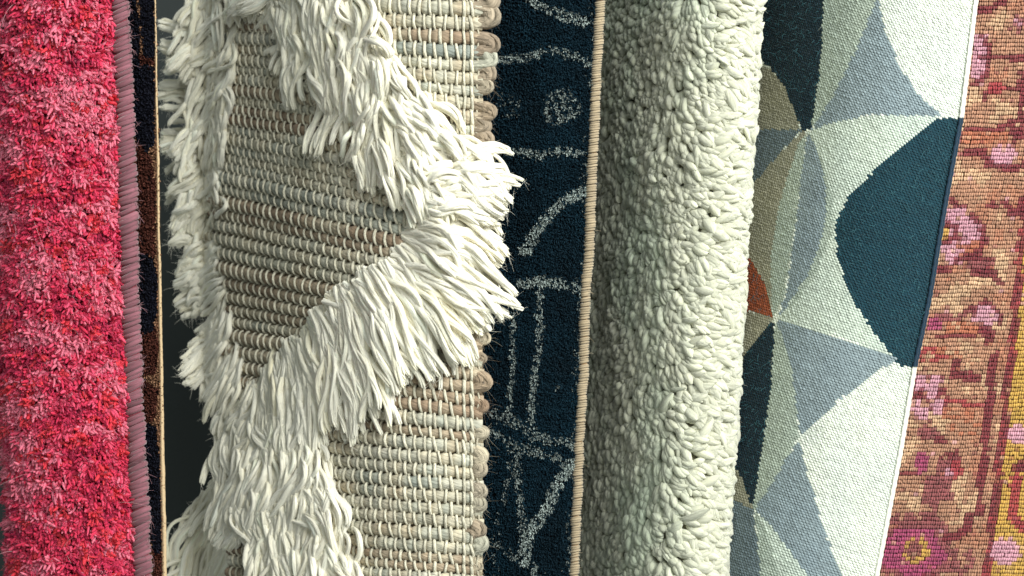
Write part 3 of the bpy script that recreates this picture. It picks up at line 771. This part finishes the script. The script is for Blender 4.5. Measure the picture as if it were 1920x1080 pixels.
Ln(MR, [(1752, 503), (1785, 503)], 6); E_(MV, 1838, 497, 28, 13); Ln(MR, [(1812, 482), (1860, 484)], 5); Ln(MR, [(1825, 512), (1860, 508), (1872, 530)], 9, .9)
Ln(MR, [(1815, 585), (1850, 566), (1876, 590), (1876, 610)], 6); E_(PK, 1848, 593, 24, 18); Ln(MV, [(1760, 595), (1820, 590)], 7, .8)
E_(MG, 1752, 608, 14, 12); R_(OR, 1775, 602, 1842, 624, .85); Ln(MR, [(1755, 630), (1832, 632)], 5); E_(MR, 1850, 630, 18, 18); E_(LT, 1838, 634, 8, 5)
E_(RD, 1748, 665, 30, 14, .6); E_(OR, 1775, 660, 24, 12, .6)
Ln(MR, [(1790, 680), (1786, 702), (1830, 708)], 9); Ln(MR, [(1868, 665), (1860, 690), (1856, 735)], 7)
E_(MR, 1738, 744, 40, 46, .7); 
for q in ((1722, 716), (1752, 716), (1716, 760), (1758, 762), (1745, 735), (1728, 775)): E_(PK, q[0], q[1], 12, 15, .9)
Ln(RD, [(1770, 752), (1860, 762)], 4.5); E_(OR, 1800, 790, 50, 28, .35)
E_(MV, 1742, 812, 24, 14); E_(MR, 1765, 825, 10, 8); E_(MR, 1785, 855, 20, 18, .85); E_(MV, 1780, 880, 26, 22); E_(RD, 1794, 878, 12, 18)
E_(MV, 1757, 925, 30, 36); E_(MG, 1727, 868, 13, 20, .9); E_(PK, 1780, 886, 7, 6); Ln(MR, [(1682, 888), (1712, 890)], 5.5)
E_(MV, 1715, 1030, 78, 72, .9); E_(MR, 1780, 1008, 16, 8); E_(TN, 1778, 960, 22, 20)
E_(MG, 1712, 1035, 56, 48); E_(MG, 1755, 1045, 22, 14); E_(YL, 1718, 1033, 27, 24); E_(MV, 1714, 1032, 17, 16)
E_(MV, 1800, 1050, 26, 26, .5); E_(MR, 1740, 1085, 30, 10, .8); Ln(MR, [(1818, 968), (1812, 995), (1790, 1008)], 6.5)
E_(PK, 1745, 1150, 30, 26); E_(MV, 1800, 1160, 40, 36, .6)
def border(y): return np.interp(y, [-160, 0, 470, 640, 720, 1000, 1240], [2010, 1985, 1914, 1899, 1890, 1860, 1828])
Ln(MR, [(1860, 720), (1852, 800), (1842, 880), (1834, 965)], 7.5)
q = x > border(y); C[q] = YL; C[q & (wv > .55)] = YL * 0.8 + LT * .2
C[np.abs(x - border(y)) < 8] = MR
C[(np.abs(x - border(y)) < 8) & (rng.random(n) < .25)] = RD
E_(PK, 1908, 815, 22, 18); E_(PK, 1886, 1035, 27, 26); E_(MR, 1915, 876, 16, 11); Ln(RD, [(1905, 895), (1900, 930), (1896, 965), (1920, 990)], 9); E_(PK, 1935, 640, 14, 24); E_(MR, 1940, 740, 18, 20)
E_(PK, 1960, 940, 22, 22); E_(MR, 1980, 500, 24, 24); E_(PK, 1980, 500, 14, 14); E_(MR, 1975, 200, 24, 24); E_(PK, 1975, 200, 14, 14)
flip = rng.random(n) < 0.05; C[flip] = np.stack([MR, MV, OR, LT, PK])[rng.integers(0, 5, flip.sum())] * 0.6 + C[flip] * 0.4
Cg = C.reshape(Tg.shape + (3,)); Cb = (np.roll(Cg, 1, 0) + np.roll(Cg, -1, 0) + np.roll(Cg, 1, 1) + np.roll(Cg, -1, 1)) / 4
C = (0.80 * Cg + 0.20 * Cb).reshape(-1, 3); C = C * 0.85 + 0.05 * lin(190, 140, 112)[None]
C = C * rng.uniform(0.85, 1.15, n)[:, None] * (0.88 + 0.24 * fbm(x / 60, y / 12, 19))[:, None]
tx = np.tile(np.array([1.0, 0.02, 0.1]), (n, 1)); tx = nrm(tx + rng.normal(size=(n, 3)) * 0.07)
ty = nrm(np.tile(np.array([-0.16, 1.0, 0]), (n, 1)) + rng.normal(size=(n, 3)) * 0.06)
nz = nrm(np.tile(np.array([-0.1, 0.25, 1.0]), (n, 1)) + rng.normal(size=(n, 3)) * 0.12)
for half in (-1, 1):
    cpos = np.stack([x + half * kx * 0.25, y + rng.normal(size=n) * 0.4, kn_d(t, y) - 1.5], 1)
    domes(m, cpos, tx * (kx * 0.30 * rng.uniform(0.9, 1.15, n))[:, None], ty * (ky * 0.54 * rng.uniform(0.9, 1.1, n))[:, None], nz * (3.6 * rng.uniform(0.75, 1.25, n))[:, None], C * rng.uniform(0.93, 1.07, n)[:, None])
    m.n = sum(len(v) for v in m.V)
hairs(m, np.stack([x, y, kn_d(t, y) + 3], 1), 3500, C * 1.1 + 0.03, ln=(4, 16), r=0.3, out=0.2, k=4)
m.build('pile', M_knot, knot)
